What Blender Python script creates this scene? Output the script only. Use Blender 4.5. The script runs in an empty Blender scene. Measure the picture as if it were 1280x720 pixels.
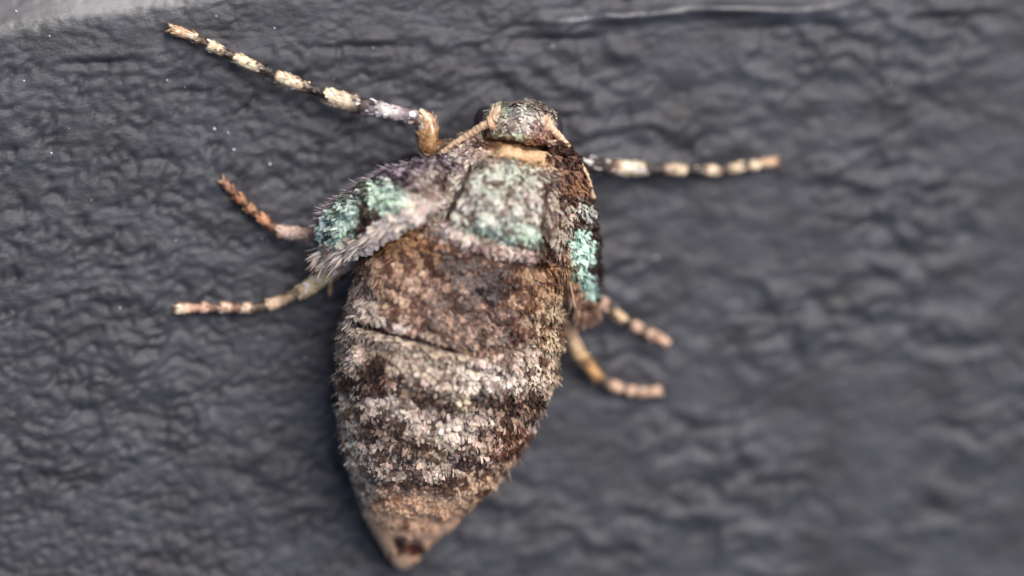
import bpy, math
import numpy as np
from mathutils import Matrix, Vector

# ------------------------------------------------------------------ units
# Lengths below are written in "u" (1 u = 0.02 mm, so the moth is about 12 mm long).
S = 2.0e-5
rng = np.random.default_rng(7)
R = math.radians
scene = bpy.context.scene

# ------------------------------------------------------------------ camera
DIST = 3000.0
tx, ty = math.sin(R(-10)), math.sin(R(11))
dirv = np.array([tx, ty, math.sqrt(1 - tx*tx - ty*ty)])       # towards the camera
fwd = -dirv
right = np.cross(fwd, [0, 1, 0]); right /= np.linalg.norm(right)
upv = np.cross(right, fwd)
CAM = dirv * DIST
cam = bpy.data.cameras.new('camera')
camo = bpy.data.objects.new('camera', cam)
scene.collection.objects.link(camo)
camo.matrix_world = Matrix(((right[0], upv[0], dirv[0], CAM[0]*S), (right[1], upv[1], dirv[1], CAM[1]*S),
                            (right[2], upv[2], dirv[2], CAM[2]*S), (0, 0, 0, 1)))
cam.sensor_width = 36.0
cam.lens = 36.0 * DIST / 1280.0
cam.clip_start = 0.002
cam.clip_end = 50.0
cam.dof.use_dof = True
cam.dof.focus_distance = (DIST - 155) * S
cam.dof.aperture_fstop = cam.lens / (175 * S * 1000)
scene.camera = camo

# ------------------------------------------------------------------ daylight
SUN_EL, SUN_AZ = R(53), R(60)          # azimuth measured from +x towards +y
world = bpy.data.worlds.new('World'); scene.world = world
world.use_nodes = True
wn = world.node_tree.nodes; wl = world.node_tree.links
sky = wn.new('ShaderNodeTexSky'); sky.sky_type = 'NISHITA'; sky.sun_disc = False
sky.sun_elevation = SUN_EL; sky.sun_rotation = math.pi/2 - SUN_AZ
sky.dust_density = 4.0; sky.air_density = 0.8; sky.ozone_density = 0.6
wl.new(sky.outputs[0], wn['Background'].inputs[0])
wn['Background'].inputs[1].default_value = 0.05
sl = bpy.data.lights.new('sun', 'SUN'); sl.energy = 1.5; sl.angle = R(45); sl.color = (1.0, 0.98, 0.955)
so = bpy.data.objects.new('sun', sl); scene.collection.objects.link(so)
sd = Vector((math.cos(SUN_EL)*math.cos(SUN_AZ), math.cos(SUN_EL)*math.sin(SUN_AZ), math.sin(SUN_EL)))
so.rotation_euler = sd.to_track_quat('Z', 'Y').to_euler(); so.location = sd * 0.5
vs = scene.view_settings
vs.view_transform = 'Standard'; vs.look = 'None'; vs.gamma = 1.0; vs.exposure = 1.2
vs.use_curve_mapping = False

# ------------------------------------------------------------------ helpers
def at(px, py, h=0.0):
    """point of height h above the panel that stands at a given place of the 1280 x 720 plan"""
    px = np.asarray(px, float); py = np.asarray(py, float); h = np.asarray(h, float)
    d = fwd + right * ((px - 640)/DIST)[..., None] + upv * ((360 - py)/DIST)[..., None]
    t = (h - CAM[2]) / d[..., 2]
    return CAM + d * t[..., None]

def plan(P):
    q = P - CAM
    dep = q @ fwd
    return 640 + DIST*(q @ right)/dep, 360 - DIST*(q @ upv)/dep

def lin(c):
    c = np.asarray(c, float)/255.0
    return np.where(c <= .04045, c/12.92, ((c+.055)/1.055)**2.4)

def _hash(ix, iy, seed):
    n = (ix.astype(np.int64)*374761393 + iy.astype(np.int64)*668265263 + seed*974711) & 0x7fffffff
    n = ((n ^ (n >> 13))*1274126177) & 0x7fffffff
    return ((n ^ (n >> 16)) & 0xffff)/65535.0*2*math.pi

def perlin(x, y, seed=0):
    x = np.asarray(x, float); y = np.asarray(y, float)
    ix = np.floor(x); iy = np.floor(y); fx = x-ix; fy = y-iy
    u = fx*fx*fx*(fx*(fx*6-15)+10); v = fy*fy*fy*(fy*(fy*6-15)+10)
    def g(a, b):
        t = _hash(ix+a, iy+b, seed)
        return np.cos(t)*(fx-a) + np.sin(t)*(fy-b)
    n0 = g(0, 0)*(1-u) + g(1, 0)*u
    n1 = g(0, 1)*(1-u) + g(1, 1)*u
    return (n0*(1-v) + n1*v)*1.5

def sstep(a, b, x):
    t = np.clip((x-a)/(b-a), 0, 1)          # also runs downwards when a > b
    return t*t*(3-2*t)

def dist_poly(x, y, pts):
    d = np.full(np.shape(x), 1e9)
    for (x0, y0), (x1, y1) in zip(pts[:-1], pts[1:]):
        dx, dy = x1-x0, y1-y0
        t = np.clip(((x-x0)*dx + (y-y0)*dy)/(dx*dx+dy*dy), 0, 1)
        d = np.minimum(d, np.hypot(x-x0-t*dx, y-y0-t*dy))
    return d

def inside(x, y, poly):
    r = np.zeros(np.shape(x), bool); n = len(poly)
    for i in range(n):
        x0, y0 = poly[i]; x1, y1 = poly[(i+1) % n]
        c = ((y0 > y) != (y1 > y)) & (x < (x1-x0)*(y-y0)/((y1-y0) if y1 != y0 else 1e-9) + x0)
        r ^= c
    return r

def catmull(P, n):
    """smooth curve through the rows of P, n samples"""
    P = np.asarray(P, float); k = len(P)
    Q = np.vstack([2*P[0]-P[1], P, 2*P[-1]-P[-2]])
    t = np.linspace(0, k-1-1e-9, n); i = t.astype(int); f = (t-i)[:, None]
    a, b, c, d = Q[i], Q[i+1], Q[i+2], Q[i+3]
    return .5*(2*b + (c-a)*f + (2*a-5*b+4*c-d)*f*f + (3*b-a-3*c+d)*f**3)

def mesh_obj(name, V, F, mat, parent=None, base=None, col=None, smooth=True, tris=None):
    V = np.asarray(V, float)
    if base is not None: V = V - base
    me = bpy.data.meshes.new(name)
    F = np.asarray(F, np.int32).reshape(-1, 4)
    T = np.zeros((0, 3), np.int32) if tris is None else np.asarray(tris, np.int32).reshape(-1, 3)
    me.vertices.add(len(V)); me.vertices.foreach_set('co', (V*S).astype(np.float32).ravel())
    me.loops.add(F.size + T.size)
    me.loops.foreach_set('vertex_index', np.concatenate([F.ravel(), T.ravel()]).astype(np.int32))
    me.polygons.add(len(F) + len(T))
    me.polygons.foreach_set('loop_start', np.concatenate([np.arange(len(F))*4, F.size + np.arange(len(T))*3]).astype(np.int32))
    me.update(calc_edges=True); me.validate()
    if col is not None:
        a = me.color_attributes.new('tint', 'FLOAT_COLOR', 'POINT')
        c4 = np.ones((len(V), 4), np.float32); c4[:, :3] = col
        a.data.foreach_set('color', c4.ravel())
    if smooth: me.polygons.foreach_set('use_smooth', np.ones(len(me.polygons), bool))
    me.materials.append(mat)
    o = bpy.data.objects.new(name, me); scene.collection.objects.link(o)
    if parent is not None: o.parent = parent
    return o

def grid_faces(n, m, wrap=False):
    i = np.arange(n-1)[:, None]; j = np.arange(m if wrap else m-1)[None, :]
    j2 = (j+1) % m
    return np.stack([i*m+j, i*m+j2, (i+1)*m+j2, (i+1)*m+j], -1).reshape(-1, 4)

def grid_normals(G, wrap=False):
    du = np.gradient(G, axis=0)
    dv = (np.roll(G, -1, 1) - np.roll(G, 1, 1)) if wrap else np.gradient(G, axis=1)
    n = np.cross(du, dv); n /= np.linalg.norm(n, axis=-1, keepdims=True) + 1e-12
    return n

# ------------------------------------------------------------------ materials
def nodemat(name):
    m = bpy.data.materials.new(name); m.use_nodes = True
    nt = m.node_tree
    return m, nt, nt.nodes, nt.links, nt.nodes['Principled BSDF']

def obj_coords(N, L, sc):
    tc = N.new('ShaderNodeTexCoord'); mp = N.new('ShaderNodeMapping')
    for i in range(3): mp.inputs['Scale'].default_value[i] = sc[i]/S
    L.new(tc.outputs['Object'], mp.inputs['Vector'])
    return mp.outputs['Vector']

def tint_mat(name, rough, spec, nscale=1/6., bump=0.3, var=0.35, sheen=0.0):
    m, nt, N, L, B = nodemat(name)
    at_ = N.new('ShaderNodeAttribute'); at_.attribute_name = 'tint'
    v = obj_coords(N, L, (nscale,)*3)
    nz = N.new('ShaderNodeTexNoise'); nz.inputs['Detail'].default_value = 3; nz.inputs['Scale'].default_value = 1
    L.new(v, nz.inputs['Vector'])
    mr = N.new('ShaderNodeMapRange'); mr.inputs[1].default_value = .3; mr.inputs[2].default_value = .7
    mr.inputs[3].default_value = 1-var; mr.inputs[4].default_value = 1+var
    L.new(nz.outputs[0], mr.inputs[0])
    mx = N.new('ShaderNodeVectorMath'); mx.operation = 'SCALE'
    L.new(at_.outputs['Color'], mx.inputs[0]); L.new(mr.outputs[0], mx.inputs['Scale'])
    L.new(mx.outputs[0], B.inputs['Base Color'])
    B.inputs['Roughness'].default_value = rough; B.inputs['Specular IOR Level'].default_value = spec
    if sheen: B.inputs['Sheen Weight'].default_value = sheen
    if bump:
        bp = N.new('ShaderNodeBump'); bp.inputs['Strength'].default_value = bump
        bp.inputs['Distance'].default_value = 2*S
        L.new(nz.outputs[0], bp.inputs['Height']); L.new(bp.outputs[0], B.inputs['Normal'])
    return m

M_body = tint_mat('moth_cuticle', .5, .35, 1/5., .6, .35)
M_scale = tint_mat('moth_scales', .42, .45, 1/9., 0, .2)
M_hair = tint_mat('moth_hairs', .45, .4, 1/9., 0, .15)
M_leg = tint_mat('moth_leg_cuticle', .45, .4, 1/4., .5, .25)

M_eye, nt, N, L, B = nodemat('moth_eye')
B.inputs['Base Color'].default_value = (.032, .020, .030, 1); B.inputs['Roughness'].default_value = .5
vo = N.new('ShaderNodeTexVoronoi'); vo.inputs['Scale'].default_value = 1
L.new(obj_coords(N, L, (1/2.2,)*3), vo.inputs['Vector'])
bp = N.new('ShaderNodeBump'); bp.inputs['Strength'].default_value = .5; bp.inputs['Distance'].default_value = .6*S; bp.invert = True
L.new(vo.outputs[0], bp.inputs['Height']); L.new(bp.outputs[0], B.inputs['Normal'])

M_panel, nt, N, L, B = nodemat('dark_grained_plastic')
n1 = N.new('ShaderNodeTexNoise'); n1.inputs['Scale'].default_value = 1; n1.inputs['Detail'].default_value = 5
L.new(obj_coords(N, L, (1/90., 1/60., 1/100.)), n1.inputs['Vector'])
cr = N.new('ShaderNodeValToRGB')
cr.color_ramp.elements[0].position = .3; cr.color_ramp.elements[0].color = (.032, .031, .034, 1)
cr.color_ramp.elements[1].position = .7; cr.color_ramp.elements[1].color = (.062, .063, .077, 1)
L.new(n1.outputs[0], cr.inputs[0]); L.new(cr.outputs[0], B.inputs['Base Color'])
n2 = N.new('ShaderNodeTexNoise'); n2.inputs['Scale'].default_value = 1; n2.inputs['Detail'].default_value = 6; n2.inputs['Roughness'].default_value = .65
L.new(obj_coords(N, L, (1/11., 1/7., 1/8.)), n2.inputs['Vector'])
bp = N.new('ShaderNodeBump'); bp.inputs['Strength'].default_value = .3; bp.inputs['Distance'].default_value = 4*S
L.new(n2.outputs[0], bp.inputs['Height']); L.new(bp.outputs[0], B.inputs['Normal'])
mr = N.new('ShaderNodeMapRange'); mr.inputs[1].default_value = .3; mr.inputs[2].default_value = .7
mr.inputs[3].default_value = .40; mr.inputs[4].default_value = .56
L.new(n2.outputs[0], mr.inputs[0])
# the rolled edge is rubbed smooth: glossier than the grained field
ra = N.new('ShaderNodeAttribute'); ra.attribute_name = 'tint'
m1 = N.new('ShaderNodeMix'); m1.data_type = 'FLOAT'; m1.inputs[3].default_value = .24
L.new(ra.outputs['Fac'], m1.inputs[0]); L.new(mr.outputs[0], m1.inputs[2]); L.new(m1.outputs[0], B.inputs['Roughness'])
m2 = N.new('ShaderNodeMix'); m2.data_type = 'FLOAT'; m2.inputs[2].default_value = .42; m2.inputs[3].default_value = 1.0
L.new(ra.outputs['Fac'], m2.inputs[0]); L.new(m2.outputs[0], B.inputs['Specular IOR Level'])
m3 = N.new('ShaderNodeMapRange'); m3.inputs[3].default_value = .45; m3.inputs[4].default_value = .03
L.new(ra.outputs['Fac'], m3.inputs[0]); L.new(m3.outputs[0], bp.inputs['Strength'])

M_dust, nt, N, L, B = nodemat('pale_dust')
B.inputs['Base Color'].default_value = (.6, .6, .62, 1); B.inputs['Roughness'].default_value = .6

# ------------------------------------------------------------------ the panel
def axis(lo, hi, step, far, grow=1.22):
    a = list(np.arange(lo, hi+.1, step)); s = step
    while a[-1] < far: s *= grow; a.append(a[-1]+s)
    s = step
    while a[0] > -far: s *= grow; a.insert(0, a[0]-s)
    return np.array(a)

def relief(x, y):
    wx = x + 14*perlin(x/60, y/60, 11); wy = y + 10*perlin(x/60, y/60, 12)
    wy = wy - .12*wx
    n = perlin(wx/52, wy/25, 1)
    n2 = perlin(wx/27, wy/14, 2)
    n3 = perlin(wx/105, wy/48, 3)
    n4 = perlin(wx/36, wy/19, 4)
    peb = .55*sstep(0, .5, np.abs(n)) + .28*sstep(0, .5, np.abs(n2)) + .7*n3 + .6*n4
    crk = np.exp(-(perlin(wx/70, wy/22, 5)/.06)**2) * sstep(.05, .3, perlin(x/50, y/30, 6))
    lw = 1 - sstep(-250, 250, x)                 # the grain is crisper and more cracked on one side
    ca = np.exp(-(perlin(wx/44, wy/24, 14)/.07)**2) * sstep(.0, .25, perlin(x/38+9, y/26, 15))
    cb = np.exp(-(perlin(wx/30, wy/18, 16)/.09)**2) * sstep(.05, .3, perlin(x/30+5, y/24, 17))
    rx_, ry_ = wx*.95 - wy*.3, wx*.3 + wy*.95
    big = perlin(rx_/54, ry_/38, 18) + .7*perlin((wx+.4*wy)/34, wy/26, 19) + .4*perlin(x/19, y/15, 20)
    cc = np.exp(-(perlin(wx/21, wy/11, 27)/.11)**2) * sstep(.0, .3, perlin(x/26+2, y/20, 28))
    pat = .35 + 1.25*sstep(-.4, .45, perlin(x/190, y/120, 35))     # smoother and rougher patches
    return pat*(3.0*peb + 3.9*big*(1-.65*lw)) - lw*(4.5*crk + 6*ca + 4.5*cb + 4*cc + 1.5*perlin(x/10, y/7, 29)) - (1-lw)*2*ca + .6*perlin(x/9, y/7, 8)

gx = axis(-720, 720, 4.0, 3500)
# the panel runs in from below to a shallow crease and then rolls over its upper edge
tneg = [0.0]; st = 3.0
while tneg[-1] > -860: tneg.append(tneg[-1]-4.0)
st = 4.0
while tneg[-1] > -3500: st *= 1.22; tneg.append(tneg[-1]-st)
tpos = list(np.arange(3, 620, 3.0))
tt = np.array(tneg[::-1] + tpos)
c0 = at(0., 84.); c1 = at(1280., 14.)
slope = (c1[1]-c0[1])/(c1[0]-c0[0])
X, T = np.meshgrid(gx, tt)
crease_y = c0[1] + slope*(X - c0[0]) + 5*perlin(X/170, X*0+.3, 21)
R0 = 30 + .10*np.clip(X + 640, -200, 1500)          # flat strip between crease and roll
RAD = 62.0
slope0 = R(3)
flat = np.clip(T, 0, None); past = np.clip(T - R0, 0, None)
CH = R(22)                                            # a bevel first, then the full roll
ang1 = np.clip(past/RAD, 0, CH-slope0); rest = past - ang1*RAD
bev = np.clip(rest, 0, 150.0); rest2 = rest - bev
ang2 = np.clip(rest2/RAD, 0, R(86)-CH); extra = rest2 - ang2*RAD
a1 = slope0 + ang1; a2 = CH + ang2
yy = np.minimum(flat, R0)*math.cos(slope0) + RAD*(np.sin(a1)-math.sin(slope0)) + bev*math.cos(CH) + RAD*(np.sin(a2)-math.sin(CH)) + extra*np.cos(a2)
zz = -np.minimum(flat, R0)*math.sin(slope0) - RAD*(math.cos(slope0)-np.cos(a1)) - bev*math.sin(CH) - RAD*(math.cos(CH)-np.cos(a2)) - extra*np.sin(a2)
Y = np.where(T < 0, crease_y + T, crease_y + yy)
Z = np.where(T < 0, 0, zz)
rl = relief(X, Y + T*0)
amp = 1 - .55*sstep(-4, 10, T)*(1 - .5*sstep(-200, 300, X)) - .42*sstep(R0-8, R0+20, T)*sstep(0, 10, T)
far_fade = 1 - sstep(900, 1600, np.hypot(X, Y))
Z = Z + rl*amp*far_fade
cr_n = perlin(X/120, X*0+7.7, 23)
Z = Z - np.clip(4 + 11*cr_n, 0, 12)*(1-.6*sstep(-50, 150, X))*np.exp(-((T+2)/3.6)**2) + np.clip(1+4*cr_n, 0, 9)*np.exp(-((T-9)/6.0)**2)
# a second raised seam over the right-hand stretch of the crease
seam = np.exp(-((T - 22 - 6*perlin(X/140, X*0+2.2, 25))/8.5)**2)*sstep(10, 90, X)*(1-sstep(360, 470, X))
Z = Z + seam*(11+8*perlin(X/60, X*0+4.1, 26))
G = np.stack([X, Y, Z], -1)
n_, m_ = X.shape
rimw = np.clip(np.where(T > 0, sstep(R0-12, R0+26, T), 0) + .55*seam, 0, 1)
panel = mesh_obj('panel_surface', G.reshape(-1, 3), grid_faces(n_, m_), M_panel, col=np.repeat(rimw.reshape(-1, 1), 3, 1))
panel['kind'] = 'structure'
panel['label'] = 'dark grey plastic panel with embossed leathery grain and rolled upper edge'

def ground_z(x, y):
    """height of the grained panel under a point below the crease"""
    return relief(np.asarray(x, float), np.asarray(y, float))

# ------------------------------------------------------------------ the moth
base = at(560., 420., 0.)
moth = bpy.data.objects.new('moth', None); scene.collection.objects.link(moth)
moth.location = base*S; moth.empty_display_size = .002
moth['label'] = 'stubby-winged mottled brown moth with turquoise patches clinging to dark grey panel'
moth['category'] = 'moth'

# ---- colouring of the scales: (x, y, rx, ry, rot, light, dark, share of light scales, strength)
BL = [
 (560, 300, 400, 400, 0, (198, 176, 154), (66, 45, 36), .50, 9),
 # abdomen
 (540, 560, 110, 60, 0, (210, 188, 172), (74, 52, 42), .54, 1.6),
 (620, 325, 110, 34, 14, (148, 110, 80), (82, 52, 36), .48, 2),
 (500, 352, 62, 36, 14, (184, 150, 126), (104, 72, 58), .60, 2),
 (505, 303, 40, 18, -10, (152, 112, 72), (92, 58, 34), .5, 1.5),
 (668, 350, 40, 36, 10, (166, 128, 96), (98, 66, 46), .48, 1.4),
 (585, 398, 80, 36, 14, (156, 122, 102), (70, 44, 34), .40, 1.6),
 (578, 328, 28, 18, 10, (98, 66, 50), (48, 26, 20), .2, 5),
 (618, 349, 26, 18, 0, (80, 48, 36), (40, 20, 16), .12, 7),
 (560, 368, 18, 12, 0, (100, 66, 52), (52, 30, 24), .2, 1.2),
 (640, 408, 22, 12, 20, (110, 74, 54), (58, 34, 26), .25, 1.3),
 (452, 392, 22, 46, 0, (226, 206, 190), (124, 104, 94), .72, 2),
 (500, 415, 50, 9, 14, (224, 204, 190), (120, 98, 88), .72, 1.6),
 (694, 410, 24, 46, 0, (206, 182, 152), (112, 82, 62), .62, 1.8),
 (520, 438, 95, 20, 14, (192, 172, 152), (122, 102, 88), .68, 2),
 (596, 462, 50, 15, 14, (226, 214, 202), (118, 98, 88), .66, 1.3),
 (664, 446, 36, 20, 10, (216, 196, 176), (112, 86, 70), .62, 1.3),
 (472, 456, 13, 18, 0, (120, 90, 76), (48, 32, 26), .15, 2.2),
 (536, 492, 42, 10, 8, (120, 90, 70), (42, 27, 21), 0.22, 1.30),
 (608, 496, 26, 12, 10, (120, 90, 70), (42, 27, 21), 0.24, 1.30),
 (645, 505, 20, 14, 10, (130, 95, 72), (46, 30, 22), 0.32, 1.00),
 (575, 500, 10, 14, 0, (204, 184, 154), (96, 74, 54), .72, 1.2),
 (490, 508, 24, 16, 0, (216, 198, 184), (100, 80, 70), .78, 2),
 (560, 528, 40, 12, 10, (214, 200, 186), (104, 84, 74), .72, 1.6),
 (470, 530, 22, 14, 10, (126, 96, 78), (50, 34, 26), .2, 1.6),
 (505, 552, 20, 12, 10, (130, 92, 70), (52, 34, 25), .22, 1.6),
 (572, 566, 22, 12, 10, (120, 84, 62), (40, 26, 19), 0.22, 1.20),
 (632, 552, 30, 26, 10, (172, 130, 100), (88, 52, 34), .40, 1.6),
 (545, 560, 22, 20, 0, (208, 190, 160), (110, 84, 60), .68, 1.2),
 (516, 604, 20, 9, 10, (136, 98, 70), (58, 36, 26), 0.32, 1.00),
 (556, 606, 24, 9, 10, (136, 98, 70), (50, 30, 22), 0.27, 1.00),
 (490, 622, 24, 12, 10, (150, 116, 96), (66, 42, 34), .25, 1.6),
 (450, 590, 14, 70, -8, (210, 192, 174), (122, 100, 88), .70, 2),
 (600, 600, 40, 24, -40, (206, 166, 130), (110, 72, 48), .6, 1.4),
 (515, 662, 60, 40, 0, (222, 180, 146), (172, 126, 96), .84, 8),
 (500, 681, 6.5, 9, 0, (60, 30, 22), (40, 18, 14), .3, 20),
 (518, 686, 9, 8, 0, (84, 34, 26), (54, 22, 17), .3, 20),
 (505, 656, 10, 4, 20, (120, 78, 52), (90, 56, 36), .3, 5),
 # thorax, collar and head
 (630, 250, 60, 44, 0, (212, 206, 192), (108, 84, 76), .54, 5),
 (624, 222, 34, 30, 0, (190, 206, 186), (104, 84, 76), .48, 4),
 (630, 284, 50, 18, 6, (184, 212, 186), (120, 104, 92), .62, 4.5),
 (566, 290, 24, 12, 30, (226, 204, 192), (146, 112, 102), .62, 6),
 (652, 316, 40, 9, 3, (224, 198, 184), (138, 98, 84), .58, 5),
 (606, 304, 22, 6, 10, (190, 160, 150), (110, 78, 72), .4, 6),
 (590, 200, 34, 18, -10, (230, 212, 198), (136, 114, 114), .64, 5),
 (560, 205, 20, 12, 0, (180, 170, 168), (96, 80, 84), .5, 5),
 (548, 238, 26, 34, 0, (178, 166, 152), (88, 72, 68), .52, 5),
 (695, 255, 14, 40, 0, (186, 170, 152), (90, 62, 52), .48, 5),
 (652, 191, 36, 9, 8, (206, 170, 132), (184, 146, 110), .9, 30),
 (602, 184, 22, 7, -6, (196, 172, 158), (146, 120, 112), .6, 6),
 (648, 150, 46, 20, 0, (198, 186, 172), (116, 92, 88), .52, 7),
 (640, 165, 30, 6, 6, (168, 176, 146), (112, 104, 82), .6, 8),
 (624, 142, 10, 10, 0, (176, 188, 158), (126, 124, 104), .7, 8),
 (646, 140, 14, 9, 0, (214, 218, 212), (130, 116, 118), .7, 8),
 (672, 166, 18, 8, 0, (176, 130, 112), (112, 72, 62), .5, 7),
 (620, 172, 26, 3, 6, (196, 178, 140), (150, 128, 96), .8, 8),
]
WL = [   # left wing
 (470, 260, 300, 300, 0, (168, 150, 146), (76, 60, 62), .45, 3),
 (520, 212, 60, 14, -8, (166, 150, 158), (84, 70, 80), .42, 4),
 (450, 230, 40, 10, -35, (160, 148, 152), (82, 70, 78), .42, 3),
 (490, 250, 26, 17, 10, (218, 242, 216), (180, 208, 182), .80, 14),
 (436, 273, 18, 22, 15, (218, 240, 218), (180, 206, 182), .80, 14),
 (408, 284, 9, 18, 15, (216, 232, 224), (164, 192, 180), .75, 9),
 (463, 266, 6.5, 26, 8, (92, 62, 50), (56, 36, 30), .2, 26),
 (418, 280, 2.6, 18, 15, (88, 86, 80), (60, 50, 46), .2, 22),
 (480, 268, 7, 5, 10, (96, 66, 54), (58, 38, 32), .2, 10),
 (498, 284, 60, 14, -34, (244, 222, 208), (180, 148, 134), .82, 40),
 (442, 316, 32, 13, -28, (244, 224, 210), (168, 138, 124), .78, 30),
 (545, 240, 24, 30, 0, (172, 156, 146), (98, 82, 78), .52, 6),
]
WR = [   # right wing
 (715, 260, 300, 300, 0, (128, 92, 74), (50, 30, 25), .25, 3),
 (712, 195, 24, 30, 0, (138, 102, 86), (56, 34, 28), .35, 5),
 (720, 222, 10, 12, 0, (150, 108, 76), (70, 44, 30), .5, 4),
 (721, 313, 13, 20, 10, (204, 234, 216), (158, 192, 174), .70, 14),
 (706, 292, 10, 8, 0, (170, 206, 190), (140, 176, 162), .7, 10),
 (738, 354, 8, 13, 10, (198, 230, 217), (140, 172, 160), .6, 12),
 (747, 318, 5, 46, 4, (66, 44, 38), (40, 26, 22), .2, 30),
 (736, 330, 4, 5, 20, (60, 44, 40), (44, 30, 26), .2, 30),
 (697, 314, 10, 32, -18, (184, 150, 100), (142, 112, 70), .8, 16),
 (715, 268, 18, 14, 0, (200, 200, 190), (60, 40, 34), .34, 6),
 (712, 330, 6, 6, 0, (70, 50, 42), (50, 34, 28), .2, 16),
 (730, 300, 4, 5, 30, (70, 52, 46), (50, 34, 28), .2, 18),
 (724, 388, 16, 26, 0, (172, 138, 112), (92, 62, 48), .5, 10),
]
def pattern(x, y, BLs, grain=1.0):
    wx = x + 7*perlin(x/17, y/17, 31) + 3*perlin(x/7, y/7, 33)
    wy = y + 7*perlin(x/17, y/17, 32) + 3*perlin(x/7, y/7, 34)
    li = np.zeros(x.shape+(3,)); dk = np.zeros(x.shape+(3,)); fr = np.zeros(x.shape); W = np.zeros(x.shape)+1e-9
    for (bx, by, rx, ry, ro, cl, cd, f, s) in BLs:
        a = R(ro); dx, dy = wx-bx, wy-by
        u = (dx*math.cos(a)+dy*math.sin(a))/rx; v = (-dx*math.sin(a)+dy*math.cos(a))/ry
        w = s*np.exp(-(u*u+v*v)**1.5)
        w = (w*(1 + 1.0*sstep(34, 14, min(rx, 34.0))))**1.5 if rx < 300 else w*0 + .08
        li += w[..., None]*lin(cl); dk += w[..., None]*lin(cd); fr += w*f; W += w
    li /= W[..., None]; dk /= W[..., None]; fr = fr/W
    ab = sstep(430, 470, y)*(1-sstep(610, 640, y)); fr = fr*(1-.45*ab) + .45*ab*(.5 + .45*perlin(x/26, y/17, 44))
    n = .5 + .58*perlin(x/10.5, y/10.5, 41) + .34*perlin(x/24, y/22, 42) + .36*perlin(x/5.2, y/5.2, 43)
    fr = np.where(y - .25*(x-600) < 318, np.minimum(fr + .07, .92), fr)
    k = sstep(-.13, .13, n - (1.02-fr))
    return li, dk, fr, k

def scale_colours(x, y, BLs, jitter=.26):
    li, dk, fr, k = pattern(x, y, BLs)
    k = np.clip(k + rng.normal(0, jitter, x.shape), 0, 1)
    c = dk*.95*(1-k[..., None]) + np.clip(li*.96, 0, .85)*k[..., None]
    c *= np.exp(rng.normal(0, .15, x.shape))[..., None]
    c *= 1 + rng.normal(0, .04, x.shape + (3,))
    return np.clip(c, .004, .85)

# ---- body: one continuous skin from head to tail tip, rows of (x, y, half width, low, widest, top)
SEC = np.array([
 (649, 127, 10, 66, 78, 92), (649, 132, 28, 46, 76, 110), (649, 141, 40, 32, 76, 126), (648, 153, 44, 26, 78, 138),
 (646, 166, 44, 24, 80, 142), (644, 177, 47, 20, 80, 145), (640, 190, 60, 14, 82, 158), (634, 208, 76, 8, 86, 174), (628, 232, 88, 6, 90, 190),
 (622, 258, 96, 4, 92, 196), (610, 286, 104, 4, 94, 192), (594, 316, 117, 4, 96, 192), (578, 352, 128, 4, 98, 198), (570, 392, 134, 3, 98, 204),
 (562, 434, 136, 3, 98, 206), (553, 474, 132, 3, 96, 202), (545, 510, 125, 3, 92, 194), (536, 545, 114, 3, 86, 182), (528, 580, 98, 3, 78, 164),
 (520, 612, 79, 3, 68, 140), (513, 642, 59, 3, 56, 112), (508, 668, 39, 3, 44, 84), (505, 688, 26, 4, 34, 62), (504, 701, 16, 6, 28, 48), (503, 709, 7, 14, 25, 35)], float)
NR, NC = 260, 128
SEC[12:22, 2] -= np.array([4, 5, 5, 5, 5, 4, 3, 1, -1, -2])
sec = catmull(SEC, NR)
ctr = at(sec[:, 0], sec[:, 1], sec[:, 4])
tg = np.gradient(ctr, axis=0); tg[:, 2] = 0
for _ in range(12): tg[1:-1] = (tg[:-2]+tg[1:-1]*2+tg[2:])/4
tg /= np.linalg.norm(tg, axis=1, keepdims=True)
pr = np.cross(tg, [0, 0, 1.0])           # to the moth's own left in plan order (unit, horizontal)
pr = np.where((pr[:, :1] < 0), -pr, pr)  # image right
th = np.linspace(0, 2*math.pi, NC, endpoint=False)
ct, sn = np.cos(th), np.sin(th)
ex = 2/2.25
cs = np.sign(ct)*np.abs(ct)**ex; ss_ = np.sign(sn)*np.abs(sn)**ex
half = sec[:, 2][:, None]
rise = np.where(sn[None, :] >= 0, (sec[:, 5]-sec[:, 4])[:, None], (sec[:, 4]-sec[:, 3])[:, None])
GB = ctr[:, None, :] + pr[:, None, :]*(half*cs[None, :])[..., None]
GB[..., 2] = sec[:, 4][:, None] + rise*ss_[None, :]
row = np.repeat(np.arange(NR)[:, None], NC, 1)
NB = grid_normals(GB, True)
if NB[120, NC//4, 2] < 0: NB = -NB
qx, qy = plan(GB)
topw = sstep(-.1, .35, NB[..., 2])
PLATE = [(584, 208), (640, 202), (690, 206), (683, 240), (677, 290), (692, 322), (650, 326), (610, 318), (572, 302), (540, 288), (556, 272), (572, 245)]
dp = dist_poly(qx, qy, PLATE+[PLATE[0]]); ins = inside(qx, qy, PLATE)
sd_ = np.where(ins, dp, -dp)
disp = (15 - 8*sstep(275, 300, qy - .15*(qx-620)))*sstep(-9, 12, sd_)
gl = [(588, 210), (574, 244), (558, 274)]; gr = [(683, 236), (679, 270), (677, 295), (692, 328)]
disp -= 20*np.exp(-(dist_poly(qx, qy, gl)/4)**2) + 18*np.exp(-(dist_poly(qx, qy, gr)/4)**2)
disp -= 4*np.exp(-(dist_poly(qx, qy, [(535, 290), (575, 308), (612, 324), (650, 332), (692, 330)])/8)**2)
crease_l = [(440, 405), (470, 411), (500, 421), (532, 428), (560, 437), (600, 443), (640, 452)]
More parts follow.
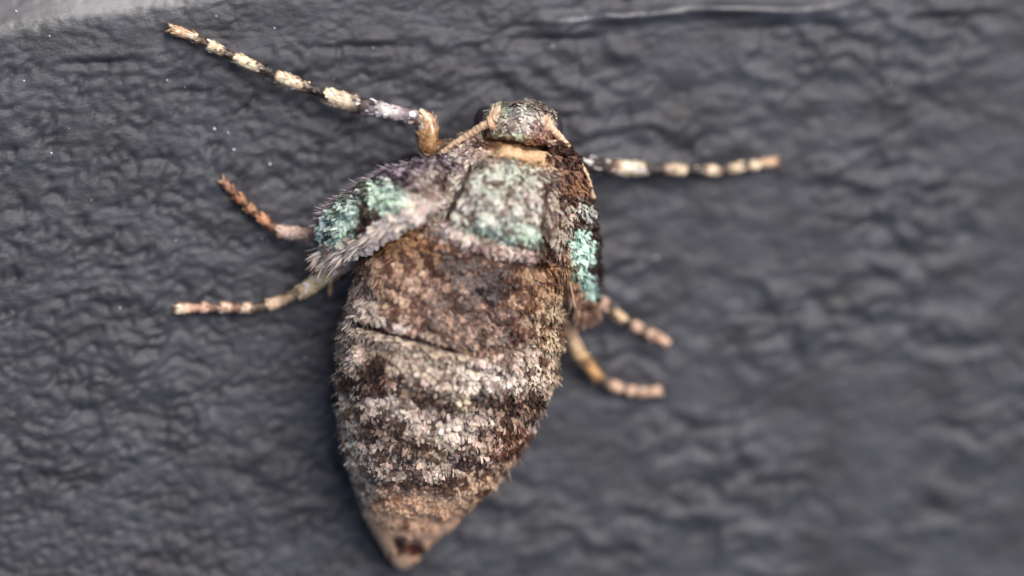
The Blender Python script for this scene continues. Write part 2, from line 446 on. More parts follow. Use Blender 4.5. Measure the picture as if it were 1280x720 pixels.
# collar slit and the smooth lip below it
slit = [(606, 175), (640, 178), (668, 183), (692, 187)]
disp -= 20*np.exp(-(dist_poly(qx, qy, slit)/3.6)**2)
disp += 6*np.exp(-(dist_poly(qx, qy, [(620, 171), (660, 174), (690, 180)])/4)**2)
disp += 5*np.exp(-(dist_poly(qx, qy, [(628, 190), (660, 194), (688, 197)])/6)**2)
# head knobs
for hx, hy, hr, ha in [(625, 141, 9, 6), (647, 138, 8, 6), (668, 146, 9, 6), (640, 158, 9, 5), (664, 162, 9, 6), (618, 160, 8, 5)]:
    disp += ha*np.exp(-(((qx-hx)**2+(qy-hy)**2)/hr**2))
disp -= 14*(1-sstep(540, 645, qx))*np.exp(-(dist_poly(qx, qy, crease_l)/3)**2)
# abdominal rings: every ring overlaps the next with a lip
spx = sec[:, 1]
def ringrow(yc): return np.interp(yc, spx, np.arange(NR))
for yc, dep, wid in [(430, 4, 3.0), (372, 4, 3.5), (500, 2.2, 4.5), (553, 2, 4.2), (597, 2, 4.0), (632, 2, 3.0), (662, 1, 3.0)]:
    r0 = ringrow(yc) + 1.4*perlin(th*2.2, th*0+yc*.1, 51)[None, :]
    d = row - r0
    disp -= dep*np.exp(-(d/wid)**2)
    disp += dep*.55*sstep(-16, -2, d)*(d < 0)*np.exp(-np.clip(-d-2, 0, None)/8)
wob = 5.0*perlin(qx/34, qy/34, 61) + 3.2*perlin(qx/15, qy/15, 62) + 1.5*perlin(qx/7, qy/7, 63)
disp += wob*sstep(0, 20, row)*(1-.75*sstep(205, 232, row))
# the two pits at the tail tip
for hx, hy, hr in [(500, 681, 7), (518, 686, 8)]:
    disp -= 9*np.exp(-(((qx-hx)**2+(qy-hy)**2)/hr**2)**1.5)
endw = sstep(0, 6, row)*(1-sstep(NR-6, NR-1, row))
GB2 = GB + NB*(disp*topw*endw)[..., None]
qx, qy = plan(GB2)
li, dk, fr, k = pattern(qx, qy, BL)
skin = (dk*(1-.45*fr[..., None]) + li*(.45*fr[..., None]))*.8
tail_w = sstep(640, 660, qy)
skin = skin*(1-tail_w[..., None]) + (dk*(1-k[..., None])+li*k[..., None])*tail_w[..., None]
bare = np.exp(-(((qx-655)/38)**2+((qy-191)/8)**2)**2)
skin = skin*(1-bare[..., None]) + li*bare[..., None]
for hx, hy, hr, hc in [(500, 681, 6.5, (46, 24, 18)), (518, 686, 8, (70, 28, 22)), (506, 657, 5, (112, 72, 48)), (528, 662, 3.5, (120, 76, 50)), (492, 662, 3.5, (128, 84, 58)), (512, 644, 5, (110, 70, 48))]:
    w = np.exp(-(((qx-hx)**2+(qy-hy)**2)/hr**2)**1.5)[..., None]; skin = skin*(1-w) + lin(hc)*w
for line, hw in ((gl, 4), (gr, 4), (slit, 3.5), (crease_l, 3)):        # groove shade painted into the skin colour, along with dark joint membrane
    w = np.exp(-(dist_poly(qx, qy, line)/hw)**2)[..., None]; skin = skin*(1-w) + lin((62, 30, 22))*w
V = GB2.reshape(-1, 3)
capA, capB = GB2[0].mean(0), GB2[-1].mean(0)
V = np.vstack([V, capA, capB]); nV = NR*NC
ja = np.arange(NC); jb = (ja+1) % NC
tri = np.vstack([np.stack([np.full(NC, nV), jb, ja], 1), np.stack([np.full(NC, nV+1), (NR-1)*NC+ja, (NR-1)*NC+jb], 1)])
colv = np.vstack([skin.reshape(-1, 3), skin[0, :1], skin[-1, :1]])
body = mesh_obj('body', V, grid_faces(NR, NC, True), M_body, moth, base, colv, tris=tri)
NB2 = grid_normals(GB2, True)
if NB2[120, NC//4, 2] < 0: NB2 = -NB2

# ---- flakes: small spoon-shaped scales rooted in a surface
def flakes(P, Nn, D, Ln, Wd, lift, curl=.25):
    """P roots, Nn normals, D directions along the surface"""
    D = D - Nn*np.sum(D*Nn, -1, keepdims=True); D /= np.linalg.norm(D, axis=-1, keepdims=True)+1e-9
    B_ = np.cross(Nn, D)
    l = Ln[:, None]; w = Wd[:, None]; lf = lift[:, None]
    out = []
    for (t, ww, hh) in ((0, .30, 0), (.38, .95, .42), (.78, 1.0, .9), (1.0, .50, 1.0-curl)):
        c = P + D*(l*t) + Nn*(l*lf*hh - .4)
        out += [c - B_*(w*.5*ww), c + B_*(w*.5*ww)]
    Vv = np.stack(out, 1).reshape(-1, 3)
    b = np.arange(len(P))[:, None]*8
    Fq = np.concatenate([b+np.array([[0, 1, 3, 2]]), b+np.array([[2, 3, 5, 4]]), b+np.array([[4, 5, 7, 6]])], 1).reshape(-1, 4)
    return Vv, Fq

def bil(Gd, u, v, wrap):
    n, m = Gd.shape[:2]
    i = np.clip(u.astype(int), 0, n-2); f = (u-i)[:, None]
    j = v.astype(int); g = (v-j)[:, None]
    j1 = (j+1) % m if wrap else np.clip(j+1, 0, m-1); j = j % m if wrap else np.clip(j, 0, m-1)
    return (Gd[i, j]*(1-f)*(1-g)+Gd[i+1, j]*f*(1-g)+Gd[i, j1]*(1-f)*g+Gd[i+1, j1]*f*g)

def sample_grid(Gd, n, wrap, vlo, vhi):
    m = Gd.shape[1]
    du = np.linalg.norm(np.diff(Gd, axis=0), axis=-1)
    Gn = np.roll(Gd, -1, 1) if wrap else np.concatenate([Gd[:, 1:], Gd[:, -1:]], 1)
    dv = np.linalg.norm(Gn-Gd, axis=-1)[:-1]
    w = du*dv; jj = np.arange(m)
    ok = ((jj >= vlo) & (jj <= vhi)) if vlo >= 0 else ((jj >= m+vlo) | (jj <= vhi))
    w = w*ok[None, :]
    p = (w/w.sum()).ravel()
    idx = rng.choice(len(p), n, p=p)
    u = idx//m + rng.random(n); v = idx % m + rng.random(n)
    return u, v

u, v = sample_grid(GB2, 52000, True, -12, NC//2+12)
P = bil(GB2, u, v, True); Nn = bil(NB2, u, v, True); Nn /= np.linalg.norm(Nn, axis=1, keepdims=True)
x, y = plan(P)
keep = np.ones(len(P), bool)
keep &= rng.random(len(P)) > sstep(628, 678, y + .2*(x-515))*.985
bare = np.exp(-(((x-655)/38)**2+((y-191)/7.5)**2)**2); keep &= rng.random(len(P)) > bare*1.1
keep &= (dist_poly(x, y, slit) > 3.5) & (dist_poly(x, y, gl) > 3) & (dist_poly(x, y, gr) > 3)
thor = (y - .25*(x-600) < 318)
keep &= (rng.random(len(P)) < np.where(thor, .85, 1.0))
P, Nn, u, v, x, y, thor = (a[keep] for a in (P, Nn, u, v, x, y, thor))
D = bil(GB2, np.clip(u+2, 0, NR-1.01), v, True) - bil(GB2, np.clip(u-2, 0, NR-1.01), v, True)
D /= np.linalg.norm(D, axis=1, keepdims=True)
n = len(P)
a = rng.normal(0, 1, n)*np.where(thor, .62, .45) + .5*perlin(x/18, y/18, 71)
Bt = np.cross(Nn, D); D = D*np.cos(a)[:, None] + Bt*np.sin(a)[:, None]
up_ab = ~thor
Ln = np.where(up_ab, rng.uniform(6.5, 11, n), rng.uniform(7.5, 13.5, n))
thin = rng.random(n) < .22
Ln = np.where(thin & up_ab, rng.uniform(9, 13.5, n), Ln)*(1 - .6*sstep(545, 640, y))
Ln = np.where(y < 172, Ln*.72, Ln)
Wd = np.where(up_ab, rng.uniform(3.6, 5.8, n), rng.uniform(2.6, 4.6, n))
Wd = np.where(thin & up_ab, rng.uniform(1.8, 3.0, n), Wd)*(1 - .35*sstep(545, 640, y))
smooth_zone = sstep(300, 330, y)*(1-sstep(380, 420, y))
lift = np.clip(rng.normal(.30, .24, n), .04, 1.1)*np.where(up_ab, 1-.4*smooth_zone, .62)
col = scale_colours(x, y, BL, .13)
tx_, ty_ = plan(P + D*Ln[:, None]); mx_, my_ = plan(P + D*Ln[:, None]*.5)
ok = np.ones(n, bool)
for line, gap in ((slit, 3.4), (gl, 3.6), (gr, 3.4), (crease_l, 2.7)):
    for ax, ay in ((x, y), (mx_, my_), (tx_, ty_)): ok &= dist_poly(ax, ay, line) > gap*((1-sstep(530, 640, ax)) if line is crease_l else 1)
ok &= ~((np.abs((tx_-655)/34) < 1) & (np.abs((ty_-192-.1*(tx_-655))/7) < 1))
P, Nn, D, Ln, Wd, lift, col = (q[ok] for q in (P, Nn, D, Ln, Wd, lift, col))
Vv, Fq = flakes(P, Nn, D, Ln, Wd, lift)
o = mesh_obj('body_scales', Vv, Fq, M_scale, body, base, np.repeat(col, 8, 0)); o['kind'] = 'stuff'

# ---- hairs: tapered strips
def hairs(P, D, Nn, Ln, Wd, bend, c_root, c_tip):
    D = D/np.linalg.norm(D, axis=1, keepdims=True)
    Bt = np.cross(Nn, D); Bt /= np.linalg.norm(Bt, axis=1, keepdims=True)+1e-9
    out, cc = [], []
    for t, w in ((0, .8), (.35, 1), (.7, .7), (1, .12)):
        c = P + D*(Ln*t)[:, None] + Nn*(bend*Ln*t*t)[:, None]
        out += [c-Bt*(Wd*w*.5)[:, None], c+Bt*(Wd*w*.5)[:, None]]
        k_ = sstep(.25, .9, np.array(t))
        cc += [c_root*(1-k_)+c_tip*k_]*2
    Vv = np.stack(out, 1).reshape(-1, 3); Cc = np.stack(cc, 1).reshape(-1, 3)
    b = np.arange(len(P))[:, None]*8
    Fq = np.concatenate([b+np.array([[0, 1, 3, 2]]), b+np.array([[2, 3, 5, 4]]), b+np.array([[4, 5, 7, 6]])], 1).reshape(-1, 4)
    return Vv, Fq, Cc

# wispy hairs standing off the flanks of the abdomen
u, v = sample_grid(GB2, 2600, True, -10, NC//2+10)
s_ = (u > 110) & (u < 196) & ((v % NC > NC/2-14) | (v % NC < 12) | (v > NC-10))
u, v = u[s_], v[s_]
P = bil(GB2, u, v, True); Nn = bil(NB2, u, v, True)
D = bil(GB2, np.clip(u+2, 0, NR-1.01), v, True) - bil(GB2, np.clip(u-2, 0, NR-1.01), v, True)
D /= np.linalg.norm(D, axis=1, keepdims=True); n = len(P)
D = D + Nn*rng.uniform(.1, .7, n)[:, None] + rng.normal(0, .22, (n, 3))
x, y = plan(P); c = scale_colours(x, y, BL, .1)*1.1
Vv, Fq, Cc = hairs(P, D, Nn, rng.uniform(9, 22, n), rng.uniform(1.3, 2.6, n), rng.uniform(-.4, .1, n), c, c)
o = mesh_obj('flank_hairs', Vv, Fq, M_hair, body, base, Cc); o['kind'] = 'stuff'

# ---- eyes
def ball(name, c, r, mat, parent, col=None, n=18, m=28):
    ph = np.linspace(0, math.pi, n)[:, None]; la = np.linspace(0, 2*math.pi, m, endpoint=False)[None, :]
    Gd = np.stack([np.sin(ph)*np.cos(la)*r[0], np.sin(ph)*np.sin(la)*r[1], np.cos(ph)*r[2]*np.ones_like(la)], -1)+c
    return mesh_obj(name, Gd.reshape(-1, 3), grid_faces(n, m, True), mat, parent, base, col)
ball('eye', at(609., 152., 64.), (16, 19, 22), M_eye, body)
ball('eye', at(688., 160., 66.), (15, 19, 22), M_eye, body)

# ---- wings: short thick pads
def wing(lead, trail, BLs, dome, thick, nu=90, nv=64):
    A = catmull(lead, nu); Bq = catmull(trail, nu)
    PA = at(A[:, 0], A[:, 1], A[:, 2]); PB = at(Bq[:, 0], Bq[:, 1], Bq[:, 2])
    vv = np.linspace(0, 1, nv)
    Gd = PA[:, None]*(1-vv)[None, :, None] + PB[:, None]*vv[None, :, None]
    uu = np.linspace(0, 1, nu)[:, None]
    prof = (np.clip(np.sin(math.pi*vv), 0, 1)**.6)[None, :]*np.clip(np.sin(math.pi*np.clip(uu*.97+.03, 0, 1)), 0, 1)**.35
    nn = grid_normals(Gd); nn *= np.sign(nn[nu//2, nv//2, 2])
    x, y = plan(Gd)
    top = Gd + nn*(prof*dome)[..., None] + nn*((4*perlin(x/16, y/16, 81)+2.5*perlin(x/7, y/7, 82))*np.minimum(1, prof*2))[..., None]
    bot = Gd - nn*(prof*thick)[..., None]
    x, y = plan(top)
    li, dk, fr, k = pattern(x, y, BLs)
    c = (dk*(1-.5*fr[..., None])+li*.5*fr[..., None])*.75
    Vt = np.vstack([top.reshape(-1, 3), bot.reshape(-1, 3)])
    F1 = grid_faces(nu, nv); F2 = F1[:, ::-1]+nu*nv
    rim = []
    def strip(ids):
        ids = np.array(ids); rim.append(np.stack([ids[:-1], ids[1:], ids[1:]+nu*nv, ids[:-1]+nu*nv], 1))
    strip([i*nv for i in range(nu)]); strip([i*nv+nv-1 for i in range(nu)][::-1])
    strip(list(range(nv))[::-1]); strip([(nu-1)*nv+j for j in range(nv)])
    o = mesh_obj('wing', Vt, np.vstack([F1, F2]+rim), M_body, moth, base, np.vstack([c.reshape(-1, 3), c.reshape(-1, 3)*.7]))
    n2 = grid_normals(top); n2 *= np.sign(n2[nu//2, nv//2, 2])
    return o, top, n2

def wing_scales(o, top, n2, BLs, count, Lr, Wr, slant, rough_lift=.34):
    u, v = sample_grid(top, count, False, 0, top.shape[1]-2)
    P = bil(top, u, v, False); Nn = bil(n2, u, v, False); Nn /= np.linalg.norm(Nn, axis=1, keepdims=True)
    nu, nv = top.shape[:2]
    D = bil(top, np.clip(u+2, 0, nu-1.01), v, False)-bil(top, np.clip(u-2, 0, nu-1.01), v, False)
    D /= np.linalg.norm(D, axis=1, keepdims=True)+1e-9
    E = bil(top, u, np.clip(v+2, 0, nv-1.01), False)-bil(top, u, np.clip(v-2, 0, nv-1.01), False)
    E /= np.linalg.norm(E, axis=1, keepdims=True)+1e-9
    x, y = plan(P); n = len(P)
    D = D + E*(slant + rng.normal(0, .3, n) + .4*perlin(x/15, y/15, 83))[:, None]
    lift = np.clip(rng.normal(rough_lift, .22, n), .05, 1.1)
    col = scale_colours(x, y, BLs, .22)
    dkk = rng.random(n) < .03; col[dkk] = lin((70, 56, 54))*np.exp(rng.normal(0, .2, (dkk.sum(), 1)))
    Vv, Fq = flakes(P, Nn, D, rng.uniform(*Lr, n), rng.uniform(*Wr, n), lift)
    s = mesh_obj('wing_scales', Vv, Fq, M_scale, o, base, np.repeat(col, 8, 0)); s['kind'] = 'stuff'

leadL = [(564, 195, 122), (532, 203, 138), (500, 211, 128), (470, 224, 110), (440, 243, 92), (416, 260, 74), (403, 284, 56)]
trailL = [(556, 258, 160), (532, 267, 194), (506, 284, 184), (478, 300, 160), (448, 316, 124), (424, 325, 84), (406, 306, 58)]
wl_, topL, nL = wing(leadL, trailL, WL, 16, 20)
wing_scales(wl_, topL, nL, WL, 8200, (7, 13), (3.2, 5.2), .35)
leadR = [(690, 176, 126), (714, 188, 116), (731, 220, 104), (741, 265, 92), (747, 310, 80), (750, 345, 66), (746, 378, 52)]
trailR = [(688, 202, 160), (691, 240, 170), (690, 284, 168), (692, 310, 158), (702, 336, 138), (712, 362, 112), (722, 386, 80)]
wr_, topR, nR = wing(leadR, trailR, WR, 12, 20)
wing_scales(wr_, topR, nR, WR, 6500, (6, 11), (3.0, 5.0), .1, .28)

# fringes: left wing along its rear edge, right wing at its tip
def edge_pts(top, j, u0, u1, n):
    nu = top.shape[0]; u = rng.uniform(u0, u1, n)*(nu-1.01)
    return bil(top, u, np.full(n, float(j)), False), u/(nu-1)
n = 520
P, uu = edge_pts(topL, topL.shape[1]-7, .05, .96, n)
P = P + rng.normal(0, 3, (n, 3)) + np.array([4, 4, 1])*rng.random((n, 1))
D = np.array([-.80, -.56, -.10]) + rng.normal(0, .17, (n, 3)) + np.stack([uu*.0, -.25*uu, uu*0], 1)
Nn = np.tile(np.array([.1, -.2, 1.0]), (n, 1))
cr_ = lin((252, 236, 222))*np.exp(rng.normal(0, .2, (n, 1))); cr_ = np.clip(cr_, 0, .8)
ctip = np.where(rng.random((n, 1)) < .36, lin((78, 54, 46)), lin((232, 206, 188)))
Vv, Fq, Cc = hairs(P, D, Nn, rng.uniform(12, 30, n)*(.55+.7*uu), rng.uniform(1.6, 3.2, n), rng.uniform(-.3, .15, n), cr_, ctip)
o = mesh_obj('fringe', Vv, Fq, M_hair, wl_, base, Cc); o['kind'] = 'stuff'
n = 950
uu = rng.random(n)
i0 = rng.random(n)
P = np.where((uu < .5)[:, None], bil(topR, np.full(n, topR.shape[0]-3.0), i0*(topR.shape[1]-2), False),
             bil(topR, (.45+.53*i0)*(topR.shape[0]-1.01), np.full(n, topR.shape[1]-4.0), False))
D = np.array([.10, -1, -.28]) + rng.normal(0, .14, (n, 3))
Nn = np.tile(np.array([.3, .1, 1.0]), (n, 1))
pick = rng.random((n, 1))
cr_ = np.where(pick < .4, lin((168, 136, 108)), np.where(pick < .75, lin((120, 86, 66)), lin((60, 40, 32))))
ctip = np.where(pick < .25, lin((206, 176, 152)), cr_*.9)
Vv, Fq, Cc = hairs(P, D, Nn, rng.uniform(12, 34, n), rng.uniform(1.1, 2.3, n), rng.uniform(-.3, .1, n), cr_, ctip)
o = mesh_obj('fringe', Vv, Fq, M_hair, wr_, base, Cc); o['kind'] = 'stuff'
# fine hairs on the leading edge of the left wing
n = 260
P, uu = edge_pts(topL, 2, .12, .97, n)
D = np.array([-.95, .05, .1]) + rng.normal(0, .22, (n, 3))
c = np.where(rng.random((n, 1)) < .5, lin((150, 136, 142)), lin((92, 78, 84)))
Vv, Fq, Cc = hairs(P, D, np.tile([.0, .2, 1.0], (n, 1)), rng.uniform(8, 22, n), rng.uniform(1.0, 1.9, n), rng.uniform(-.3, .2, n), c, c)
o = mesh_obj('fringe', Vv, Fq, M_hair, wl_, base, Cc); o['kind'] = 'stuff'

# ---- tubes for legs and antennae
def tube(P, r, nc=16):
    P = np.asarray(P, float); n = len(P)
    t = np.gradient(P, axis=0); t /= np.linalg.norm(t, axis=1, keepdims=True)+1e-9
    a = np.cross(t, [0, 0, 1.0]); a /= np.linalg.norm(a, axis=1, keepdims=True)+1e-9
    b = np.cross(a, t)
    th = np.linspace(0, 2*math.pi, nc, endpoint=False)
    Gd = P[:, None] + (a[:, None]*np.cos(th)[None, :, None] + b[:, None]*np.sin(th)[None, :, None])*np.asarray(r)[:, None, None]
    Nm = (Gd-P[:, None]); Nm /= np.linalg.norm(Nm, axis=-1, keepdims=True)+1e-9
    return Gd, Nm, t

def tube_obj(name, P, r, colf, parent, mat, nc=16, knob=.0):
    Gd, Nm, t = tube(P, r, nc)
    n = len(P); x, y = plan(Gd)
    Gd = Gd + Nm*(knob*perlin(x/5, y/5, 91))[..., None]
    tt_ = np.linspace(0, 1, n)
    col = np.repeat(colf(tt_)[:, None], nc, 1)
    V = np.vstack([Gd.reshape(-1, 3), P[0], P[-1]])
    ja = np.arange(nc); jb = (ja+1) % nc
    tr = np.vstack([np.stack([np.full(nc, n*nc), jb, ja], 1), np.stack([np.full(nc, n*nc+1), (n-1)*nc+ja, (n-1)*nc+jb], 1)])
    o = mesh_obj(name, V, grid_faces(n, nc, True), mat, parent, base, np.vstack([col.reshape(-1, 3), col[0, :1], col[-1, :1]]), tris=tr)
    return o, Gd, Nm, t

def bands(stops):
    """stops: (t, colour), changing sharply between them"""
    ts = np.array([s[0] for s in stops]); cs_ = np.array([lin(s[1]) for s in stops])
    def f(t):
        t = np.asarray(t)
        return np.stack([np.interp(t, ts, cs_[:, i]) for i in range(3)], -1)
    return f

CREAM, DARK, BRN, TAN, ORG, GREY, WHITE = (232, 208, 178), (62, 48, 46), (110, 82, 60), (208, 168, 132), (150, 108, 74), (120, 106, 110), (240, 232, 226)

def tube_flakes(parent, Gd, Nm, t, colf, count, Lr, Wr, speck=None):
    n, nc = Gd.shape[:2]
    u = rng.random(count)*(n-1.01); v = rng.random(count)*nc
    P = bil(Gd, u, v, True); Nn = bil(Nm, u, v, True); Nn /= np.linalg.norm(Nn, axis=1, keepdims=True)+1e-9
    D = t[u.astype(int)] + rng.normal(0, .25, (count, 3))
    c = colf(np.clip(u/(n-1)+rng.normal(0, .03, count), 0, 1))*np.exp(rng.normal(0, .25, (count, 1)))
    if speck is not None:
        m = rng.random(count) < speck[0]; c[m] = lin(speck[1])*np.exp(rng.normal(0, .1, (m.sum(), 1)))
    c = np.clip(c, .004, .8)
    Vv, Fq = flakes(P, Nn, D, rng.uniform(*Lr, count), rng.uniform(*Wr, count), np.clip(rng.normal(.12, .1, count), .02, .5))
    s = mesh_obj('leg_scales', Vv, Fq, M_scale, parent, base, np.repeat(c, 8, 0)); s['kind'] = 'stuff'

def ground_at(px, py):
    p = at(float(px), float(py), 0.)
    return float(ground_z(p[0], p[1])) if p[1] < 330 else 0.0

def leg(upper, colf, tarsus, tcols, r_t, count=700, speck=None, claws=True, fade=.5):
    """upper: (x, y, h, r) through thigh and shin; tarsus: six (x, y, h); tcols: five (base colour, end colour)"""
    C = catmull(np.array(upper, float), 14*len(upper)); C[:, 3] *= .9
    P = at(C[:, 0], C[:, 1], C[:, 2])
    o, Gd, Nm, t = tube_obj('leg', P, C[:, 3], colf, moth, M_leg, 18, 1.2)
    if count: tube_flakes(o, Gd, Nm, t, colf, count, (6, 11), (2.6, 4.4), speck)
    segs = []; grey = lambda c: tuple((1-fade)*np.array(c) + fade*np.array((198, 172, 144))*np.mean(c)/171)
    for i in range(5):
        a, b = np.array(tarsus[i], float), np.array(tarsus[i+1], float)
        tt_ = np.linspace(-.04, 1.03, 16)
        Q = a[None]*(1-tt_)[:, None] + b[None]*tt_[:, None]
        P = at(Q[:, 0], Q[:, 1], Q[:, 2])
        rr = r_t[i]*.77*(.70+.28*np.sin(math.pi*np.clip(tt_*.86, 0, 1)**1.6))*np.where(tt_ > 1, .6, 1)*np.where(tt_ < 0, .7, 1)
        cb, ce = (grey(q) for q in tcols[i]); cb = tuple(.8*q for q in cb) if i < 4 else cb
        b0 = rng.uniform(.30, .50)
        cf = bands([(0, cb), (b0, cb), (b0+.22, ce), (.93, ce), (1, cb)])
        so_, Gd, Nm, t = tube_obj('tarsal_segment', P, rr, cf, o, M_leg, 14, 1.3)
        segs.append((Gd, Nm, t, cf))
        if i == 4 and claws:
            for s in (-1, 1):
                e = P[-1]; side = np.cross(t[-1], [0, 0, 1.0])
                K = np.array([e, e + t[-1]*5 + side*s*4, e + t[-1]*8 + side*s*6 + np.array([0, 0, -4])])
                K = catmull(K, 8)
                tube_obj('claw', K, np.linspace(2.6, .7, 8), bands([(0, TAN), (1, BRN)]), o, M_leg, 8)
    Vs, Fs, Cs, off = [], [], [], 0
    for Gd, Nm, t, cf in segs:
        cnt = int(np.linalg.norm(Gd[-1].mean(0)-Gd[0].mean(0))*3.2); nn_, nc = Gd.shape[:2]
        u = rng.random(cnt)*(nn_-3); v = rng.random(cnt)*nc
        P = bil(Gd, u, v, True); Nn = bil(Nm, u, v, True); Nn /= np.linalg.norm(Nn, axis=1, keepdims=True)+1e-9
        D = t[u.astype(int)] + rng.normal(0, .2, (cnt, 3))
        c = cf(np.clip(u/(nn_-1)+rng.normal(0, .09, cnt), 0, 1))*np.exp(rng.normal(0, .22, (cnt, 1)))
        Vv, Fq = flakes(P, Nn, D, rng.uniform(5, 9, cnt), rng.uniform(2.2, 3.8, cnt), np.clip(rng.normal(.14, .1, cnt), .02, .5))
        Vs.append(Vv); Fs.append(Fq+off); Cs.append(np.repeat(np.clip(c, .004, .8), 8, 0)); off += len(Vv)
    s = mesh_obj('tarsus_scales', np.vstack(Vs), np.vstack(Fs), M_scale, o, base, np.vstack(Cs)); s['kind'] = 'stuff'
    return o

# left front leg (longest, stretched to the rim)
leg([(572, 186, 80, 12), (556, 188, 66, 14), (538, 184, 56, 15), (534, 166, 56, 14), (533, 151, 56, 11), (516, 146, 52, 9), (480, 138, 44, 10), (440, 129, 34, 12), (412, 120, 28, 10)],
    bands([(0, BRN), (.1, BRN), (.2, ORG), (.36, (176, 138, 96)), (.46, TAN), (.52, CREAM), (.56, GREY), (.66, (138, 120, 126)), (.74, WHITE), (.78, GREY), (.84, DARK), (.9, CREAM), (1, CREAM)]),
    [(410, 119, 27), (344, 94, 23), (292, 71, 19), (260, 55, 16), (239, 45, 13), (216, 37, 9)],
    [(DARK, CREAM), (DARK, CREAM), (BRN, CREAM), (BRN, CREAM), (TAN, TAN)], [9.5, 9, 8.5, 8, 8], 650, (.12, WHITE))
# right front leg
leg([(700, 196, 60, 10), (728, 204, 46, 10), (752, 207, 36, 10), (778, 210, 28, 10), (802, 211, 22, 8)],
    bands([(0, DARK), (.5, DARK), (.62, BRN), (.7, CREAM), (.92, CREAM), (1, DARK)]),
    [(800, 211, 22), (858, 213, 18), (898, 213, 15), (927, 209, 13), (946, 206, 11), (967, 202, 9)],
    [(DARK, CREAM), (DARK, CREAM), (BRN, CREAM), (BRN, CREAM), (TAN, TAN)], [9, 9.5, 8.5, 8.5, 8.5], 420, (.22, WHITE))
# left middle leg
leg([(450, 286, 76, 10), (405, 292, 46, 8.5), (372, 292, 28, 8.5), (346, 289, 20, 9)],
    bands([(0, DARK), (.4, BRN), (.65, (188, 160, 148)), (.85, (206, 178, 164)), (1, BRN)]),
    [(346, 289, 18), (324, 271, 15), (310, 258, 13), (298, 246, 11), (289, 237, 9), (280, 228, 7)],
    [((150, 96, 66), (196, 140, 100)), (BRN, (170, 120, 86)), (ORG, (164, 112, 82)), (BRN, (150, 100, 74)), ((150, 104, 84), (166, 118, 98))], [8.5, 8.5, 8, 6.5, 5.5], 160, fade=.05)
# left hind leg
lh = leg([(492, 300, 90, 15), (455, 315, 74, 16), (425, 332, 56, 12), (402, 348, 40, 11), (376, 366, 26, 10)],
    bands([(0, BRN), (.3, GREY), (.52, (196, 172, 152)), (.7, (214, 192, 150)), (.92, (220, 196, 160)), (1, BRN)]),
    [(374, 367, 24), (334, 383, 18), (303, 385, 15), (276, 384, 13), (251, 385, 11), (224, 386, 9)],
    [((176, 146, 122), (232, 196, 168)), (BRN, (236, 196, 176)), ((176, 116, 96), (232, 190, 170)), ((150, 96, 78), (224, 172, 150)), ((200, 140, 116), (236, 196, 176))], [9.5, 9, 8, 8, 8.5], 420, (.1, WHITE))
K = catmull(np.vstack([at(412., 344., 42.), at(413., 356., 34.), at(412., 369., 28.)]), 8)
tube_obj('spur', K, np.linspace(4, 2, 8), bands([(0, BRN), (1, TAN)]), lh, M_leg, 10)
# right middle leg
leg([(718, 352, 70, 10), (738, 370, 44, 10), (754, 381, 30, 8.5)],
    bands([(0, BRN), (.6, (196, 160, 136)), (.85, (216, 180, 160)), (1, BRN)]),
    [(753, 381, 28), (779, 399, 22), (799, 410, 17), (814, 418, 14), (823, 422, 11), (831, 427, 8)],
    [(BRN, (232, 190, 146)), (BRN, (226, 178, 156)), (BRN, (226, 178, 156)), ((170, 116, 88), (220, 172, 150)), ((210, 160, 130), (220, 172, 150))], [9, 9, 9, 8.5, 8], 160)
# right hind leg
leg([(690, 372, 80, 11), (706, 398, 56, 10), (714, 420, 40, 9), (722, 440, 30, 9.5), (734, 456, 24, 9), (748, 473, 20, 8.5)],
    bands([(0, BRN), (.3, TAN), (.48, (228, 196, 160)), (.62, (214, 176, 130)), (.7, BRN), (.8, (184, 140, 92)), (.94, (190, 148, 100)), (1, BRN)]),
    [(747, 472, 20), (776, 487, 15), (791, 489, 13), (803, 491, 11), (812, 491, 9), (822, 489, 8)],
    [(BRN, (226, 176, 152)), (BRN, (222, 174, 152)), ((190, 138, 116), (220, 172, 150)), ((206, 152, 130), (216, 166, 144)), ((220, 172, 150), (226, 180, 158))], [9, 9, 8.5, 8.5, 8.5], 200)

# ---- antennae, swept back along the shoulders
def antenna(pts, r0):
    C = catmull(np.array(pts, float), 110)
    P = at(C[:, 0], C[:, 1], C[:, 2])
    tt_ = np.linspace(0, 1, 110)
    seg = np.abs(np.sin(tt_*math.pi*17))
    rr = r0*(1-.45*tt_)*(.95+.07*seg)*np.where(tt_ < .09, 1.75, 1)
    def cf(t):
        s = np.abs(np.sin(t*math.pi*17))[:, None]
        return lin((236, 204, 172))*s + lin((206, 166, 132))*(1-s)
    tube_obj('antenna', P, rr, cf, moth, M_leg, 14, .8)
antenna([(617, 153, 132), (604, 157, 128), (588, 167, 118), (570, 178, 108), (554, 190, 100), (543, 201, 92)], 5.2)
antenna([(680, 154, 130), (692, 163, 126), (706, 179, 122), (720, 198, 118), (733, 220, 114), (742, 248, 106)], 5.2)
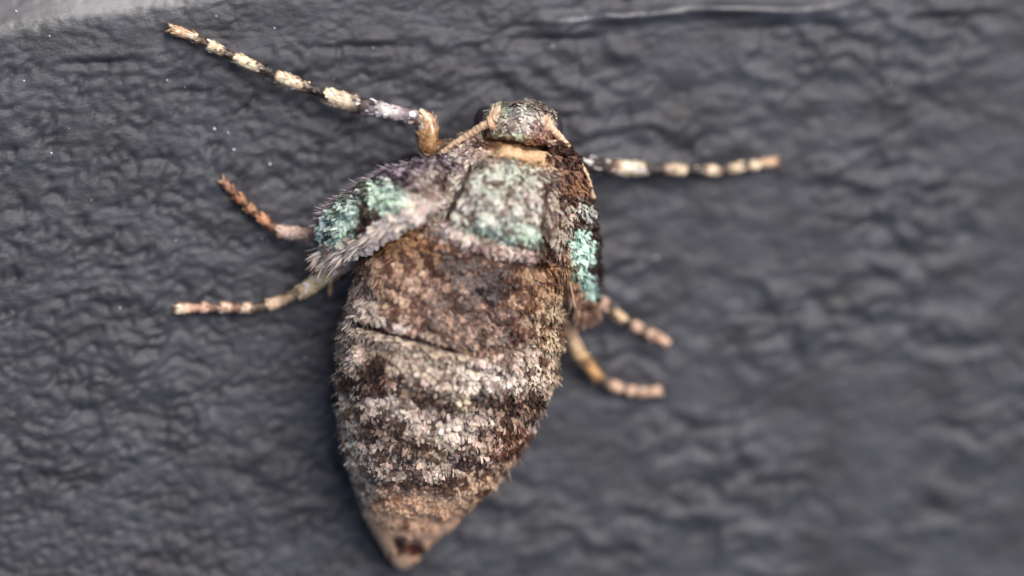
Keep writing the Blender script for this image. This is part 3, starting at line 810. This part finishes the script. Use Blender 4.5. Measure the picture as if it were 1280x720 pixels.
# pale tufts at the brow and the knob of the left hip
n = 40
sel = rng.random(n) < .55
P = np.where(sel[:, None], at(618., 148., 128.), at(681., 156., 128.)) + rng.normal(0, 2.0, (n, 3))
D = np.where(sel[:, None], np.array([.05, 1, .35]), np.array([.15, 1, .35])) + rng.normal(0, .16, (n, 3))
c = lin((238, 212, 186))*np.exp(rng.normal(0, .15, (n, 1)))
Vv, Fq, Cc = hairs(P, D, np.tile([.2, -.3, 1.0], (n, 1)), rng.uniform(10, 19, n), rng.uniform(1.8, 3, n), rng.uniform(-.1, .3, n), c, c)
o = mesh_obj('brow_tuft', Vv, Fq, M_hair, body, base, Cc); o['kind'] = 'stuff'

# ------------------------------------------------------------------ dust on the panel
spots = [(268, 161, 3), (285, 166, 2.4), (292, 187, 3.2), (337, 205, 3.2), (62, 45, 2.2), (20, 14, 2.8), (83, 13, 2.4), (343, 35, 2.4), (209, 100, 2.2), (64, 191, 2.6),
         (691, 58, 3), (731, 20, 2.4), (150, 385, 2.2), (382, 448, 2.6), (820, 322, 3), (466, 60, 2), (30, 101, 1.8), (270, 20, 1.8), (1110, 105, 3)]
for _ in range(60): spots.append((rng.uniform(0, 1280), rng.uniform(90, 700), rng.uniform(.7, 1.6)))
Vd, Fd = [], []
octv = np.array([[1, 0, 0], [0, 1, 0], [-1, 0, 0], [0, -1, 0], [0, 0, 1], [0, 0, -1]], float)
octf = [(0, 1, 4), (1, 2, 4), (2, 3, 4), (3, 0, 4), (1, 0, 5), (2, 1, 5), (3, 2, 5), (0, 3, 5)]
from mathutils.bvhtree import BVHTree
bvh = BVHTree.FromPolygons([tuple(p) for p in G.reshape(-1, 3)], [tuple(f) for f in grid_faces(n_, m_)])
for (sx, sy, r) in spots:
    d = (fwd + right*(sx-640)/DIST + upv*(360-sy)/DIST); d /= np.linalg.norm(d)
    hit = bvh.ray_cast(Vector(CAM), Vector(d))
    if hit[0] is None: continue
    r *= .8; c = np.array(hit[0]) + np.array([0, 0, r*.5])
    b0 = len(Vd)*6
    Vd.append(octv*r*rng.uniform(.6, 1.2, (6, 1)) + c); Fd += [tuple(b0+i for i in f) for f in octf]
o = mesh_obj('dust', np.vstack(Vd), np.zeros((0, 4)), M_dust, None, None, None, True, Fd)
o['kind'] = 'stuff'; o['label'] = 'tiny pale dust specks scattered over the dark panel'; o['category'] = 'dust'
